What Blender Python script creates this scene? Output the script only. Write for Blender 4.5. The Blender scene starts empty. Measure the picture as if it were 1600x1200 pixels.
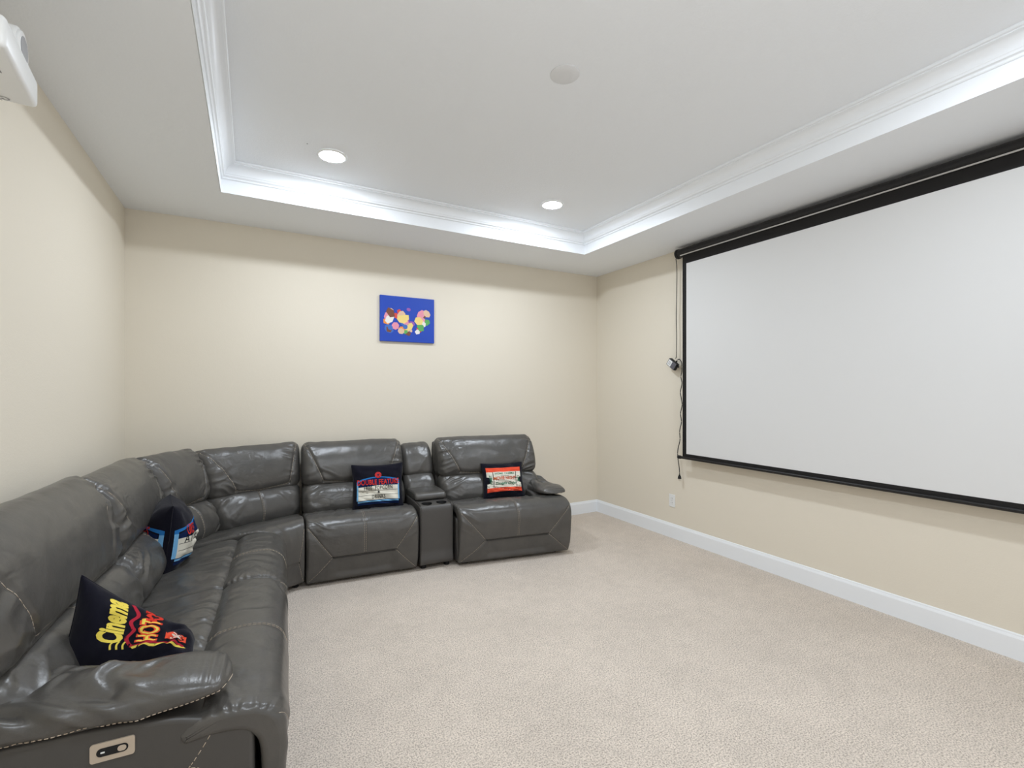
import bpy, bmesh, math, random
import numpy as np
from mathutils import Vector, Matrix
S = bpy.context.scene
C = S.collection
random.seed(4)
R = math.radians
# ------------------------------------------------------------------ camera, world, exposure
YAW = 0.5048
cam = bpy.data.objects.new('camera', bpy.data.cameras.new('camera'))
C.objects.link(cam)
cam.location = (0, 0, 1.4272)
cam.rotation_euler = (math.pi / 2, 0, -YAW)
cam.data.sensor_width = 36
cam.data.lens = 36 * 736.8 / 1600
cam.data.shift_y = 7.87 / 1600
cam.data.clip_start = 0.02
S.camera = cam
w = bpy.data.worlds.new('world'); S.world = w; w.use_nodes = True
w.node_tree.nodes['Background'].inputs[0].default_value = (0.97, 0.98, 1.0, 1)
w.node_tree.nodes['Background'].inputs[1].default_value = 0.8   # soft fill light entering by the opening added behind the camera
S.view_settings.view_transform = 'Standard'
S.view_settings.look = 'None'
S.view_settings.gamma = 1
S.view_settings.use_curve_mapping = False
S.view_settings.exposure = 0.12
LAMP = 335.0          # emission of the four recessed ceiling lamps
LAMP_COL = (0.90, 0.98, 1.08)

XL, XR, YB, YF, H = -0.803, 3.540, 4.351, -0.66, 2.74
TL, TR, TB, TF, ZT = -0.181, 2.848, 3.687, 0.0, 2.933

# added unseen fill light beside the camera, aimed up to brighten the ceiling
fl_ = bpy.data.lights.new('ceiling_fill', 'AREA'); fl_.shape = 'DISK'; fl_.size = 0.7; fl_.energy = 13; fl_.color = (0.97, 0.985, 1.0)
fill_lamp = bpy.data.objects.new('ceiling_fill', fl_); C.objects.link(fill_lamp); fill_lamp.location = (0.6, -0.40, 1.55); fill_lamp.rotation_euler = (math.pi, 0, 0)

# ------------------------------------------------------------------ materials
def srgb(r, g, b):
    f = lambda c: (c / 255 / 12.92) if c / 255 <= 0.04045 else ((c / 255 + 0.055) / 1.055) ** 2.4
    return (f(r), f(g), f(b), 1)
def new_mat(name, col, rough=0.5, metal=0.0, spec=0.5, bumps=(), var=None, sheen=0, coat=0):
    """bumps: (scale, strength, distance, detail); var: (scale, colour2, detail) mixes a second colour by noise"""
    m = bpy.data.materials.new(name); m.use_nodes = True
    nt = m.node_tree; b = nt.nodes['Principled BSDF']
    b.inputs['Base Color'].default_value = col if len(col) == 4 else (*col, 1)
    b.inputs['Roughness'].default_value = rough
    b.inputs['Metallic'].default_value = metal
    b.inputs['Specular IOR Level'].default_value = spec
    if sheen: b.inputs['Sheen Weight'].default_value = sheen
    if coat: b.inputs['Coat Weight'].default_value = coat
    tc = nt.nodes.new('ShaderNodeTexCoord')
    prev = None
    for (sc, st, di, de) in bumps:
        n = nt.nodes.new('ShaderNodeTexNoise'); n.inputs['Scale'].default_value = sc
        n.inputs['Detail'].default_value = de
        nt.links.new(tc.outputs['Object'], n.inputs['Vector'])
        bp = nt.nodes.new('ShaderNodeBump'); bp.inputs['Strength'].default_value = st
        bp.inputs['Distance'].default_value = di
        nt.links.new(n.outputs['Fac'], bp.inputs['Height'])
        if prev: nt.links.new(prev.outputs['Normal'], bp.inputs['Normal'])
        prev = bp
    if prev: nt.links.new(prev.outputs['Normal'], b.inputs['Normal'])
    if var:
        sc, c2, de = var
        n = nt.nodes.new('ShaderNodeTexNoise'); n.inputs['Scale'].default_value = sc
        n.inputs['Detail'].default_value = de
        nt.links.new(tc.outputs['Object'], n.inputs['Vector'])
        r = nt.nodes.new('ShaderNodeValToRGB')
        r.color_ramp.elements[0].position = 0.35; r.color_ramp.elements[1].position = 0.65
        r.color_ramp.elements[0].color = col if len(col) == 4 else (*col, 1)
        r.color_ramp.elements[1].color = c2 if len(c2) == 4 else (*c2, 1)
        nt.links.new(n.outputs['Fac'], r.inputs['Fac'])
        nt.links.new(r.outputs['Color'], b.inputs['Base Color'])
    return m
M = {}
M['wall'] = new_mat('wall_paint', srgb(231, 223, 207), 0.75, spec=0.25, bumps=((160, 0.25, 0.002, 2), (35, 0.12, 0.003, 2)))
M['ceiling'] = new_mat('ceiling_paint', srgb(241, 244, 247), 0.85, spec=0.2, bumps=((120, 0.3, 0.003, 3), (45, 0.2, 0.004, 2)))
M['trim'] = new_mat('trim_paint', srgb(243, 246, 249), 0.4, spec=0.4)
M['leather'] = new_mat('grey_leather', (0.070, 0.067, 0.062), 0.31, spec=0.62,
                       bumps=((900, 0.12, 0.0006, 2), (240, 0.20, 0.001, 3), (75, 0.20, 0.0022, 3), (24, 0.30, 0.005, 3)),
                       var=(9, (0.086, 0.081, 0.074), 4))
M['leather_flat'] = new_mat('grey_leather_panel', (0.066, 0.062, 0.058), 0.42, spec=0.5,
                            bumps=((900, 0.1, 0.0006, 2), (18, 0.12, 0.004, 2)))
M['thread'] = new_mat('tan_thread', srgb(200, 184, 164), 0.7)
M['welt'] = new_mat('dark_welt', (0.02, 0.018, 0.017), 0.5)
M['black'] = new_mat('black_plastic', (0.010, 0.010, 0.011), 0.5, spec=0.3)
M['blackmetal'] = new_mat('black_enamel', (0.011, 0.010, 0.010), 0.42, spec=0.4)
M['border'] = new_mat('black_screen_border', (0.011, 0.010, 0.010), 0.7, spec=0.3)
M['screen'] = new_mat('white_screen_fabric', srgb(224, 224, 223), 0.8, spec=0.2, bumps=((1.2, 0.12, 0.02, 1),))
M['metal'] = new_mat('brushed_metal', (0.62, 0.6, 0.57), 0.3, metal=1)
M['plate'] = new_mat('champagne_plate', srgb(196, 182, 165), 0.35, metal=0.25)
M['white'] = new_mat('white_plastic', srgb(238, 239, 238), 0.35)
M['grey'] = new_mat('grey_plastic', srgb(150, 150, 152), 0.4)
M['slate'] = new_mat('slate_plastic', (0.10, 0.10, 0.12), 0.4)
M['navy'] = new_mat('black_plush', (0.006, 0.006, 0.013), 0.95, spec=0.15, bumps=((600, 0.5, 0.001, 2), (30, 0.4, 0.004, 3)), sheen=0.10)
def pr(name, c): M[name] = new_mat('print_' + name, c, 0.85, spec=0.15, bumps=((500, 0.3, 0.001, 2),))
pr('p_red', srgb(214, 58, 44)); pr('p_orange', srgb(232, 84, 58)); pr('p_white', srgb(226, 222, 208))
pr('p_blue', srgb(44, 120, 190)); pr('p_sky', srgb(120, 180, 225)); pr('p_deep', srgb(16, 36, 78)); pr('p_yellow', srgb(236, 214, 92))
pr('p_ink', srgb(22, 24, 28)); pr('p_green', srgb(60, 120, 92)); pr('p_crimson', srgb(176, 40, 58)); pr('p_brown', srgb(190, 106, 62))
M['p_night'] = M['navy']
# carpet
def carpet():
    m = new_mat('carpet', (0.5, 0.44, 0.39), 0.97, spec=0.1)
    nt = m.node_tree; b = nt.nodes['Principled BSDF']; tc = nt.nodes.new('ShaderNodeTexCoord')
    def noise(sc, de, rough=0.6):
        n = nt.nodes.new('ShaderNodeTexNoise'); n.inputs['Scale'].default_value = sc; n.inputs['Detail'].default_value = de
        n.inputs['Roughness'].default_value = rough
        nt.links.new(tc.outputs['Object'], n.inputs['Vector']); return n
    a = noise(150, 3, 0.75); c = noise(2.2, 4, 0.6); e = noise(14, 3)
    r1 = nt.nodes.new('ShaderNodeValToRGB'); r1.color_ramp.elements[0].position = 0.36; r1.color_ramp.elements[1].position = 0.56
    r1.color_ramp.elements[0].color = srgb(168, 155, 142); r1.color_ramp.elements[1].color = srgb(240, 228, 215)
    nt.links.new(a.outputs['Fac'], r1.inputs['Fac'])
    def mul(fac_node, lo, hi, src):
        mr = nt.nodes.new('ShaderNodeMapRange'); mr.inputs['From Min'].default_value = 0.3; mr.inputs['From Max'].default_value = 0.7
        mr.inputs['To Min'].default_value = lo; mr.inputs['To Max'].default_value = hi
        nt.links.new(fac_node.outputs['Fac'], mr.inputs['Value'])
        mx = nt.nodes.new('ShaderNodeMix'); mx.data_type = 'RGBA'; mx.blend_type = 'MULTIPLY'; mx.inputs[0].default_value = 1
        nt.links.new(src, mx.inputs[6]); nt.links.new(mr.outputs['Result'], mx.inputs[7]); return mx.outputs[2]
    o = mul(c, 0.93, 1.04, r1.outputs['Color']); o = mul(e, 0.95, 1.04, o)
    nt.links.new(o, b.inputs['Base Color'])
    bp = nt.nodes.new('ShaderNodeBump'); bp.inputs['Strength'].default_value = 0.9; bp.inputs['Distance'].default_value = 0.006
    nt.links.new(a.outputs['Fac'], bp.inputs['Height']); nt.links.new(bp.outputs['Normal'], b.inputs['Normal'])
    return m
M['carpet'] = carpet()
def emis(name, col, s):
    m = bpy.data.materials.new(name); m.use_nodes = True; b = m.node_tree.nodes['Principled BSDF']
    b.inputs['Base Color'].default_value = (0.9, 0.9, 0.9, 1)
    b.inputs['Emission Color'].default_value = (*col, 1); b.inputs['Emission Strength'].default_value = s
    return m
M['cover'] = new_mat('cover_plate_paint', srgb(226, 227, 228), 0.8, spec=0.2)
M['lamp'] = emis('lamp_diffuser', LAMP_COL, LAMP)

# ------------------------------------------------------------------ helpers
def link(name, me, mat, parent=None, smooth=False):
    o = bpy.data.objects.new(name, me); C.objects.link(o)
    if mat is not None: me.materials.append(mat)
    if parent is not None: o.parent = parent
    if smooth: me.shade_smooth()
    return o
def empty(name, loc=(0, 0, 0), rz=0.0):
    o = bpy.data.objects.new(name, None); C.objects.link(o); o.location = loc; o.rotation_euler = (0, 0, rz)
    o.empty_display_size = 0.1
    return o
def tag(o, label, cat, group=None):
    o['label'] = label; o['category'] = cat
    if group: o['group'] = group
    return o
def struct(o, label=None):
    o['kind'] = 'structure'
    if label: o['label'] = label
    return o
def box_bm(x0, x1, y0, y1, z0, z1, bev=0.0, seg=2, bm=None):
    bm2 = bmesh.new()
    bmesh.ops.create_cube(bm2, size=1)
    bmesh.ops.scale(bm2, vec=(x1 - x0, y1 - y0, z1 - z0), verts=bm2.verts)
    bmesh.ops.translate(bm2, vec=((x0 + x1) / 2, (y0 + y1) / 2, (z0 + z1) / 2), verts=bm2.verts)
    if bev: bmesh.ops.bevel(bm2, geom=bm2.edges[:], offset=bev, segments=seg, profile=0.5, affect='EDGES')
    if bm is None: return bm2
    me = bpy.data.meshes.new('t'); bm2.to_mesh(me); bm2.free(); bm.from_mesh(me); bpy.data.meshes.remove(me)
    return bm
def done(name, bm, mat, parent=None, smooth=False):
    me = bpy.data.meshes.new(name); bm.to_mesh(me); bm.free()
    return link(name, me, mat, parent, smooth)
def box(name, x0, x1, y0, y1, z0, z1, mat, parent=None, bev=0.0, seg=2, smooth=None):
    return done(name, box_bm(x0, x1, y0, y1, z0, z1, bev, seg), mat, parent, bev > 0.004 if smooth is None else smooth)
def cyl_bm(p, axis, r, length, seg=32, bev=0.0, bm=None, r2=None):
    """cylinder starting at p along axis"""
    bm2 = bmesh.new()
    bmesh.ops.create_cone(bm2, cap_ends=True, segments=seg, radius1=r, radius2=r if r2 is None else r2, depth=length)
    if bev: bmesh.ops.bevel(bm2, geom=[e for e in bm2.edges if len(e.link_faces) == 2 and any(len(f.verts) > 4 for f in e.link_faces)], offset=bev, segments=3, profile=0.5, affect='EDGES')
    a = Vector(axis).normalized()
    q = Vector((0, 0, 1)).rotation_difference(a)
    bmesh.ops.transform(bm2, matrix=Matrix.Translation(Vector(p) + a * length / 2) @ q.to_matrix().to_4x4(), verts=bm2.verts)
    if bm is None: return bm2
    me = bpy.data.meshes.new('t'); bm2.to_mesh(me); bm2.free(); bm.from_mesh(me); bpy.data.meshes.remove(me)
    return bm
def auto_smooth(o, ang=40):
    me = o.data; me.shade_smooth()
    bm = bmesh.new(); bm.from_mesh(me)
    for e in bm.edges:
        if len(e.link_faces) == 2 and e.calc_face_angle(0) > R(ang): e.smooth = False
    bm.to_mesh(me); bm.free()
    return o
def tube_mesh(paths, r, seg=5):
    """one mesh with a round tube along every path (arrays of points)"""
    V, F = [], []
    for P in paths:
        P = np.asarray(P, float)
        if len(P) < 2: continue
        T = np.gradient(P, axis=0); T /= np.linalg.norm(T, axis=1)[:, None] + 1e-12
        up = np.array([0, 0, 1.0]) if abs(T[0][2]) < 0.9 else np.array([1.0, 0, 0])
        A = np.cross(T, up); A /= np.linalg.norm(A, axis=1)[:, None] + 1e-12
        B = np.cross(T, A)
        base = len(V)
        for i in range(len(P)):
            for k in range(seg):
                a = 2 * math.pi * k / seg
                V.append(P[i] + r * (math.cos(a) * A[i] + math.sin(a) * B[i]))
        for i in range(len(P) - 1):
            for k in range(seg):
                k2 = (k + 1) % seg
                F.append((base + i * seg + k, base + i * seg + k2, base + (i + 1) * seg + k2, base + (i + 1) * seg + k))
        F.append(tuple(base + k for k in range(seg))[::-1]); F.append(tuple(base + (len(P) - 1) * seg + k for k in range(seg)))
    me = bpy.data.meshes.new('tube'); me.from_pydata([tuple(v) for v in V], [], F); me.update()
    return me
def tube(name, paths, r, mat, parent=None, seg=6):
    return link(name, tube_mesh(paths, r, seg), mat, parent, True)
def catmull(P, n=12):
    P = np.asarray(P, float); out = []
    Q = np.vstack([2 * P[0] - P[1], P, 2 * P[-1] - P[-2]])
    for i in range(1, len(Q) - 2):
        for t in np.linspace(0, 1, n, endpoint=False):
            p0, p1, p2, p3 = Q[i - 1:i + 3]
            out.append(0.5 * (2 * p1 + (p2 - p0) * t + (2 * p0 - 5 * p1 + 4 * p2 - p3) * t * t + (3 * p1 - p0 - 3 * p2 + p3) * t ** 3))
    out.append(P[-1]); return np.array(out)

# vectorised value noise
_rng = np.random.RandomState(7); _tab = _rng.rand(256, 256)
def vn(x, y, seed=0):
    x = np.asarray(x, float) + seed * 17.31; y = np.asarray(y, float) + seed * 9.17
    xi = np.floor(x).astype(int); yi = np.floor(y).astype(int); fx = x - xi; fy = y - yi
    fx = fx * fx * (3 - 2 * fx); fy = fy * fy * (3 - 2 * fy)
    a = _tab[xi & 255, yi & 255]; b = _tab[(xi + 1) & 255, yi & 255]; c = _tab[xi & 255, (yi + 1) & 255]; d = _tab[(xi + 1) & 255, (yi + 1) & 255]
    return (a * (1 - fx) + b * fx) * (1 - fy) + (c * (1 - fx) + d * fx) * fy
def seg_dist(x, y, poly):
    d = np.full(x.shape, 1e9)
    for (x0, y0), (x1, y1) in zip(poly[:-1], poly[1:]):
        dx, dy = x1 - x0, y1 - y0; L = dx * dx + dy * dy + 1e-12
        t = np.clip(((x - x0) * dx + (y - y0) * dy) / L, 0, 1)
        d = np.minimum(d, np.hypot(x - x0 - t * dx, y - y0 - t * dy))
    return d
def sstep(a, b, x):
    t = np.clip((x - a) / (b - a), 0, 1); return t * t * (3 - 2 * t)

class Cushion:
    """A closed side profile (y, z control points) swept over width x0..x1 with rounded ends.
    Seams, puffiness and folds displace it along the profile normal; s is arc length on the profile."""
    def __init__(self, ctrl, x0, x1, r=0.03, warp=None):
        P = np.asarray(ctrl, float); n = len(P); k = 16; pts = []; cs = []
        for i in range(n):
            p0, p1, p2, p3 = P[(i - 1) % n], P[i], P[(i + 1) % n], P[(i + 2) % n]
            # centripetal-ish tension to avoid overshoot
            for t in np.linspace(0, 1, k, endpoint=False):
                m1 = (p2 - p0) * 0.42; m2 = (p3 - p1) * 0.42
                L = np.linalg.norm(p2 - p1)
                for m in (m1, m2):
                    q = np.linalg.norm(m)
                    if q > 1.0 * L: m *= 1.0 * L / q
                h00 = 2 * t ** 3 - 3 * t ** 2 + 1; h10 = t ** 3 - 2 * t ** 2 + t; h01 = -2 * t ** 3 + 3 * t ** 2; h11 = t ** 3 - t ** 2
                pts.append(h00 * p1 + h10 * m1 + h01 * p2 + h11 * m2); cs.append(i + t)
        pts.append(pts[0]); cs.append(n)
        self.p = np.array(pts); self.c = np.array(cs)
        d = np.linalg.norm(np.diff(self.p, axis=0), axis=1); self.s = np.concatenate([[0], np.cumsum(d)]); self.L = self.s[-1]
        area = 0.5 * np.sum(self.p[:-1, 0] * self.p[1:, 1] - self.p[1:, 0] * self.p[:-1, 1])
        T = np.gradient(self.p, axis=0); T[0] = T[-1] = self.p[1] - self.p[-2]
        T /= np.linalg.norm(T, axis=1)[:, None] + 1e-12
        sg = 1 if area > 0 else -1
        self.nrm = sg * np.stack([T[:, 1], -T[:, 0]], 1); self.sg = sg
        # soften normals
        for _ in range(3):
            q = self.nrm[:-1]; q = (np.roll(q, 1, 0) + 2 * q + np.roll(q, -1, 0)) / 4; self.nrm = np.vstack([q, q[:1]])
        self.nrm /= np.linalg.norm(self.nrm, axis=1)[:, None]
        self.x0, self.x1, self.r, self.warp = x0, x1, r, warp
        self.terms = []
    def S_(self, c): return np.interp(c, self.c, self.s)
    def D(self, x, s):
        d = np.zeros(np.broadcast(x, s).shape)
        for f in self.terms: d = d + f(x, s)
        return d
    def groove(self, poly, depth=0.006, wd=0.008):
        pl = [(a, self.S_(b)) for a, b in poly]
        self.terms.append(lambda x, s: -depth * np.exp(-(seg_dist(x, s, pl) / wd) ** 2))
    def puff(self, c0, c1, amp, edge=0.10):
        s0, s1 = self.S_(c0), self.S_(c1)
        def f(x, s):
            u = np.clip((x - self.x0) / (self.x1 - self.x0), 0, 1); v = np.clip((s - s0) / (s1 - s0), 0, 1)
            return amp * np.sin(math.pi * u) ** 0.6 * np.sin(math.pi * v) ** 0.8
        self.terms.append(f)
    def folds(self, cx, c, rx, rs, ang, freq, amp, seed=1, bend=0.5):
        sc = self.S_(c)
        def f(x, s):
            a, b = math.cos(ang), math.sin(ang)
            X = (x - cx); Y = (s - sc)
            q = (-X * b + Y * a); p = X * a + Y * b
            warpn = (vn(p * 9, q * 9, seed) - 0.5) * bend
            v = np.abs(2 * vn(q * freq + warpn * 2, p * freq * 0.16, seed + 3) - 1)
            w = np.exp(-((X / rx) ** 2 + (Y / rs) ** 2) ** 1.3)
            return 1.7 * amp * w * (0.5 - v)
        self.terms.append(f)
    def pleats(self, side, c0, c1, amp=0.004, pitch=0.022, reach=0.035, seed=2):
        s0, s1 = self.S_(c0), self.S_(c1)
        def f(x, s):
            d = (x - self.x0) if side < 0 else (self.x1 - x)
            d = np.maximum(d, 0)
            w = np.exp(-(d / reach) ** 1.2) * sstep(s0, s0 + 0.03, s) * (1 - sstep(s1 - 0.03, s1, s)) * sstep(0, 0.006, d)
            ph = s / (pitch * 1.25) + (vn(s * 22, d * 12, seed)) * 1.6
            return 0.75 * amp * w * (np.sin(2 * math.pi * ph) - 0.3) * (0.3 + vn(s * 12, 0 * s, seed + 8))
        self.terms.append(f)
    def rough(self, amp, freq=7, seed=5):
        def f(x, s):
            a = vn(x * freq, s * freq, seed) + 0.5 * vn(x * freq * 2.3, s * freq * 2.3, seed + 1) - 0.75
            wx = x + 0.03 * vn(x * 14, s * 14, seed + 2); ws = s + 0.03 * vn(x * 14, s * 14, seed + 3)
            r1 = 1 - np.abs(2 * vn(wx * 26, ws * 42, seed + 4) - 1)
            m = sstep(0.45, 0.8, vn(x * 5, s * 5, seed + 6))
            return amp * a - amp * 0.20 * m * sstep(0.72, 1.0, r1)
        self.terms.append(f)
    def pos(self, x, s, lift=0.0):
        x = np.asarray(x, float); s = np.asarray(s, float)
        sm = np.mod(s, self.L)
        y = np.interp(sm, self.s, self.p[:, 0]); z = np.interp(sm, self.s, self.p[:, 1])
        ny = np.interp(sm, self.s, self.nrm[:, 0]); nz = np.interp(sm, self.s, self.nrm[:, 1])
        d = np.minimum(x - self.x0, self.x1 - x); dd = np.clip(d, 0, self.r)
        inset = self.r - np.sqrt(np.maximum(self.r ** 2 - (self.r - dd) ** 2, 0))
        o = -inset + self.D(x, sm) * sstep(-0.001, self.r * 0.6, d) + lift
        P = np.stack([x + 0 * s, y + ny * o, z + nz * o], -1)
        return self.warp(P) if self.warp else P
    def build(self, name, mat, parent, nx=60, ns=110):
        r = min(self.r, (self.x1 - self.x0) / 2 - 1e-4)
        a = np.linspace(0, math.pi / 2, 7)[:-1]; e = r * (1 - np.cos(a))
        mid = np.linspace(self.x0 + r, self.x1 - r, nx)
        xs = np.concatenate([self.x0 + e, mid, (self.x1 - e)[::-1]])
        ss = np.linspace(0, self.L, ns, endpoint=False)
        X, Q = np.meshgrid(xs, ss, indexing='ij')
        P = self.pos(X, Q); n1, n2 = P.shape[:2]
        idx = np.arange(n1 * n2).reshape(n1, n2)
        a0 = idx[:-1, :]; a1 = idx[1:, :]; b0 = np.roll(a0, -1, 1); b1 = np.roll(a1, -1, 1)
        q = np.stack([a0, b0, b1, a1] if self.sg > 0 else [a0, a1, b1, b0], -1).reshape(-1, 4)
        faces = [tuple(t) for t in q.tolist()]
        c0 = idx[0].tolist(); c1 = idx[-1].tolist()
        nside = len(faces)
        for cc in (c0, c1):       # end caps as a ladder across the profile (safe for L shaped pads)
            i, j = 0, n2 - 1
            while j - i > 2: faces.append((cc[i], cc[i + 1], cc[j - 1], cc[j])); i += 1; j -= 1
            if j - i == 2: faces.append((cc[i], cc[i + 1], cc[j]))
        me = bpy.data.meshes.new(name); me.from_pydata(P.reshape(-1, 3).tolist(), [], faces); me.update()
        o = link(name, me, mat, parent, True)
        bm = bmesh.new(); bm.from_mesh(me); bmesh.ops.recalc_face_normals(bm, faces=bm.faces)
        bm.faces.ensure_lookup_table(); caps = set(bm.faces[nside:])
        for f in caps:
            for e in f.edges:
                if any(g not in caps for g in e.link_faces): e.smooth = False
        bm.to_mesh(me); bm.free()
        return o
    def stitch(self, polys, parent, dash=0.013, gap=0.004, r=0.0011, lift=0.0008, name='stitching', mat=None):
        paths = []
        for poly in polys:
            pl = np.array([(a, self.S_(b)) for a, b in poly])
            L = np.concatenate([[0], np.cumsum(np.linalg.norm(np.diff(pl, axis=0), axis=1))])
            t = 0
            while t < L[-1]:
                q = np.linspace(t, min(t + dash, L[-1]), 3 if dash < 0.05 else 40)
                if q[-1] - q[0] > 1e-4: paths.append(self.pos(np.interp(q, L, pl[:, 0]), np.interp(q, L, pl[:, 1]), lift))
                t += dash + gap
        o = tube(name, paths, r, mat or M['thread'], parent, seg=4); o['kind'] = 'stuff'; return o

# ------------------------------------------------------------------ the room
T = 0.1
struct(box('floor', XL - T, XR + T, YF - T, YB + T, -0.1, 0, M['carpet']), 'beige cut pile carpet covering the whole floor')
struct(box('wall_left', XL - T, XL, YF - T, YB + T, 0, H + 0.35, M['wall']), 'plain beige wall behind the long side of the sectional')
struct(box('wall_back', XL, XR, YB, YB + T, 0, H + 0.35, M['wall']), 'plain beige wall with the small blue picture')
struct(box('wall_right', XR, XR + T, YF - T, YB + T, 0, H + 0.35, M['wall']), 'plain beige wall behind the projection screen')
def wall_front():
    bm = bmesh.new()      # unseen wide opening, added so the world light fills the room
    box_bm(XL, XL + 0.5, YF - T, YF, 0, H + 0.35, bm=bm); box_bm(XR - 0.5, XR, YF - T, YF, 0, H + 0.35, bm=bm); box_bm(XL + 0.5, XR - 0.5, YF - T, YF, 2.45, H + 0.35, bm=bm)
    struct(done('wall_front', bm, M['wall']), 'beige wall behind the camera with a wide opening added to let in fill light')
wall_front()
def ceiling():
    bm = bmesh.new()
    o = [(XL, YF), (XR, YF), (XR, YB), (XL, YB)]; i = [(TL, TF), (TR, TF), (TR, TB), (TL, TB)]
    ov = [bm.verts.new((*p, H)) for p in o]; iv = [bm.verts.new((*p, H)) for p in i]; tv = [bm.verts.new((*p, ZT + 0.0)) for p in i]
    for k in range(4):
        k2 = (k + 1) % 4
        bm.faces.new((ov[k], iv[k], iv[k2], ov[k2])); bm.faces.new((iv[k], tv[k], tv[k2], iv[k2]))
    bm.faces.new(tv[::-1])
    # outer skin so the ceiling has a thickness
    ou = [bm.verts.new((*p, ZT + 0.12)) for p in o]
    for k in range(4):
        k2 = (k + 1) % 4; bm.faces.new((ov[k], ov[k2], ou[k2], ou[k]))
    bm.faces.new(ou)
    bmesh.ops.recalc_face_normals(bm, faces=bm.faces)
    struct(done('ceiling', bm, M['ceiling']), 'white textured tray ceiling with a raised centre')
ceiling()
def sweep_rect(prof, x0, x1, y0, y1, inward=1):
    """prof: (inset, z) list, swept round a rectangle with mitred corners, inset towards its middle"""
    bm = bmesh.new(); rings = []
    for (d, z) in prof:
        d *= inward
        rings.append([bm.verts.new(p) for p in ((x0 + d, y0 + d, z), (x1 - d, y0 + d, z), (x1 - d, y1 - d, z), (x0 + d, y1 - d, z))])
    for a, b in zip(rings[:-1], rings[1:]):
        for k in range(4):
            k2 = (k + 1) % 4; bm.faces.new((a[k], a[k2], b[k2], b[k]))
    bmesh.ops.recalc_face_normals(bm, faces=bm.faces)
    for f in bm.faces: pass
    return bm
cr = [(0.0, 2.828), (0.010, 2.828), (0.014, 2.832), (0.014, 2.840), (0.018, 2.844), (0.024, 2.846), (0.027, 2.851), (0.027, 2.857)]
for k in range(11):
    a = k / 10 * math.pi / 2
    cr.append((0.030 + 0.045 * (1 - math.cos(a)), 2.860 + 0.052 * math.sin(a)))
cr += [(0.079, 2.912), (0.079, 2.918), (0.086, 2.920), (0.089, 2.924), (0.089, ZT + 0.0005), (0.0, ZT + 0.0005)]
o = struct(done('trim_1', sweep_rect(cr, TL, TR, TF, TB), M['trim']), 'white stepped crown moulding inside the tray ceiling')
auto_smooth(o, 35)
fa = [(0.0, 2.7385), (0.0, 2.741), (0.0035, 2.741), (0.0035, 2.828), (0, 2.828)]
o = struct(done('trim_2', sweep_rect([(0.0005, 2.742), (0.004, 2.7385), (0.004, 2.829), (0.0005, 2.829)], TL, TR, TF, TB), M['trim']), 'flat white fascia board below the crown moulding')
def baseboard(name, a, b, n):
    """a, b ends on the wall line; n = room side normal"""
    prof = [(0, 0.0), (0.015, 0.0), (0.015, 0.112), (0.012, 0.120), (0.009, 0.126), (0.008, 0.133), (0.005, 0.137), (0, 0.137)]
    bm = bmesh.new(); r = []
    for p in (a, b):
        r.append([bm.verts.new((p[0] + n[0] * d, p[1] + n[1] * d, z)) for d, z in prof])
    for k in range(len(prof)):
        k2 = (k + 1) % len(prof); bm.faces.new((r[0][k], r[1][k], r[1][k2], r[0][k2]))
    bm.faces.new(r[0]); bm.faces.new(r[1][::-1]); bmesh.ops.recalc_face_normals(bm, faces=bm.faces)
    return struct(done(name, bm, M['trim']), 'white baseboard with a stepped top edge')
baseboard('baseboard_back', (XL, YB), (XR, YB), (0, -1)); baseboard('baseboard_right', (XR, YF), (XR, YB), (-1, 0))
baseboard('baseboard_left', (XL, YF), (XL, YB), (1, 0))

# ------------------------------------------------------------------ ceiling lamps, blank plate
def ring_bm(x, y, z, prof, seg=48):
    bm = bmesh.new(); rr = []
    for r, dz in prof:
        rr.append([bm.verts.new((x + r * math.cos(2 * math.pi * k / seg), y + r * math.sin(2 * math.pi * k / seg), z + dz)) for k in range(seg)])
    for a, b in zip(rr[:-1], rr[1:]):
        for k in range(seg):
            k2 = (k + 1) % seg; bm.faces.new((a[k], a[k2], b[k2], b[k]))
    return bm, rr
def lamp(x, y, label):
    root = empty('recessed_ceiling_light', (x, y, ZT)); tag(root, label, 'ceiling light', 'recessed ceiling lights')
    bm, rr = ring_bm(0, 0, 0, [(0.092, -0.0003), (0.092, -0.004), (0.086, -0.008), (0.076, -0.009), (0.072, -0.005), (0.072, -0.0008)])
    bmesh.ops.recalc_face_normals(bm, faces=bm.faces)
    done('trim_ring', bm, M['white'], root, True)
    bm, rr = ring_bm(0, 0, 0, [(0.0725, -0.003), (0.067, -0.008), (0.05, -0.012), (0.02, -0.014)]); bm.faces.new(rr[-1])
    bmesh.ops.recalc_face_normals(bm, faces=bm.faces)
    if sum(f.normal.z for f in bm.faces) > 0: bmesh.ops.reverse_faces(bm, faces=bm.faces)
    done('diffuser', bm, M['lamp'], root, True)
lamp(0.456, 3.225, 'lit recessed ceiling light above the corner of the sectional')
lamp(2.148, 3.208, 'lit recessed ceiling light in the tray corner nearest the screen')
lamp(0.456, 0.49, 'lit recessed ceiling light behind the photographer on the projector side')
lamp(2.148, 0.49, 'lit recessed ceiling light behind the photographer on the screen side')
bm, rr = ring_bm(1.313, 1.852, ZT, [(0.070, -0.0003), (0.070, -0.003), (0.067, -0.005), (0.03, -0.0055)]); bm.faces.new(rr[-1])
bmesh.ops.recalc_face_normals(bm, faces=bm.faces)
tag(auto_smooth(done('ceiling_cover_plate', bm, M['cover'])), 'unlit round white cover plate in the middle of the tray ceiling', 'cover plate')
# ceiling hole dot beside the left light
tag(done('ceiling_screw', cyl_bm((0.30, 3.14, ZT + 0.001), (0, 0, -1), 0.004, 0.003, 12), M['grey']), 'tiny grey screw in the ceiling beside the left recessed light', 'screw')

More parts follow.
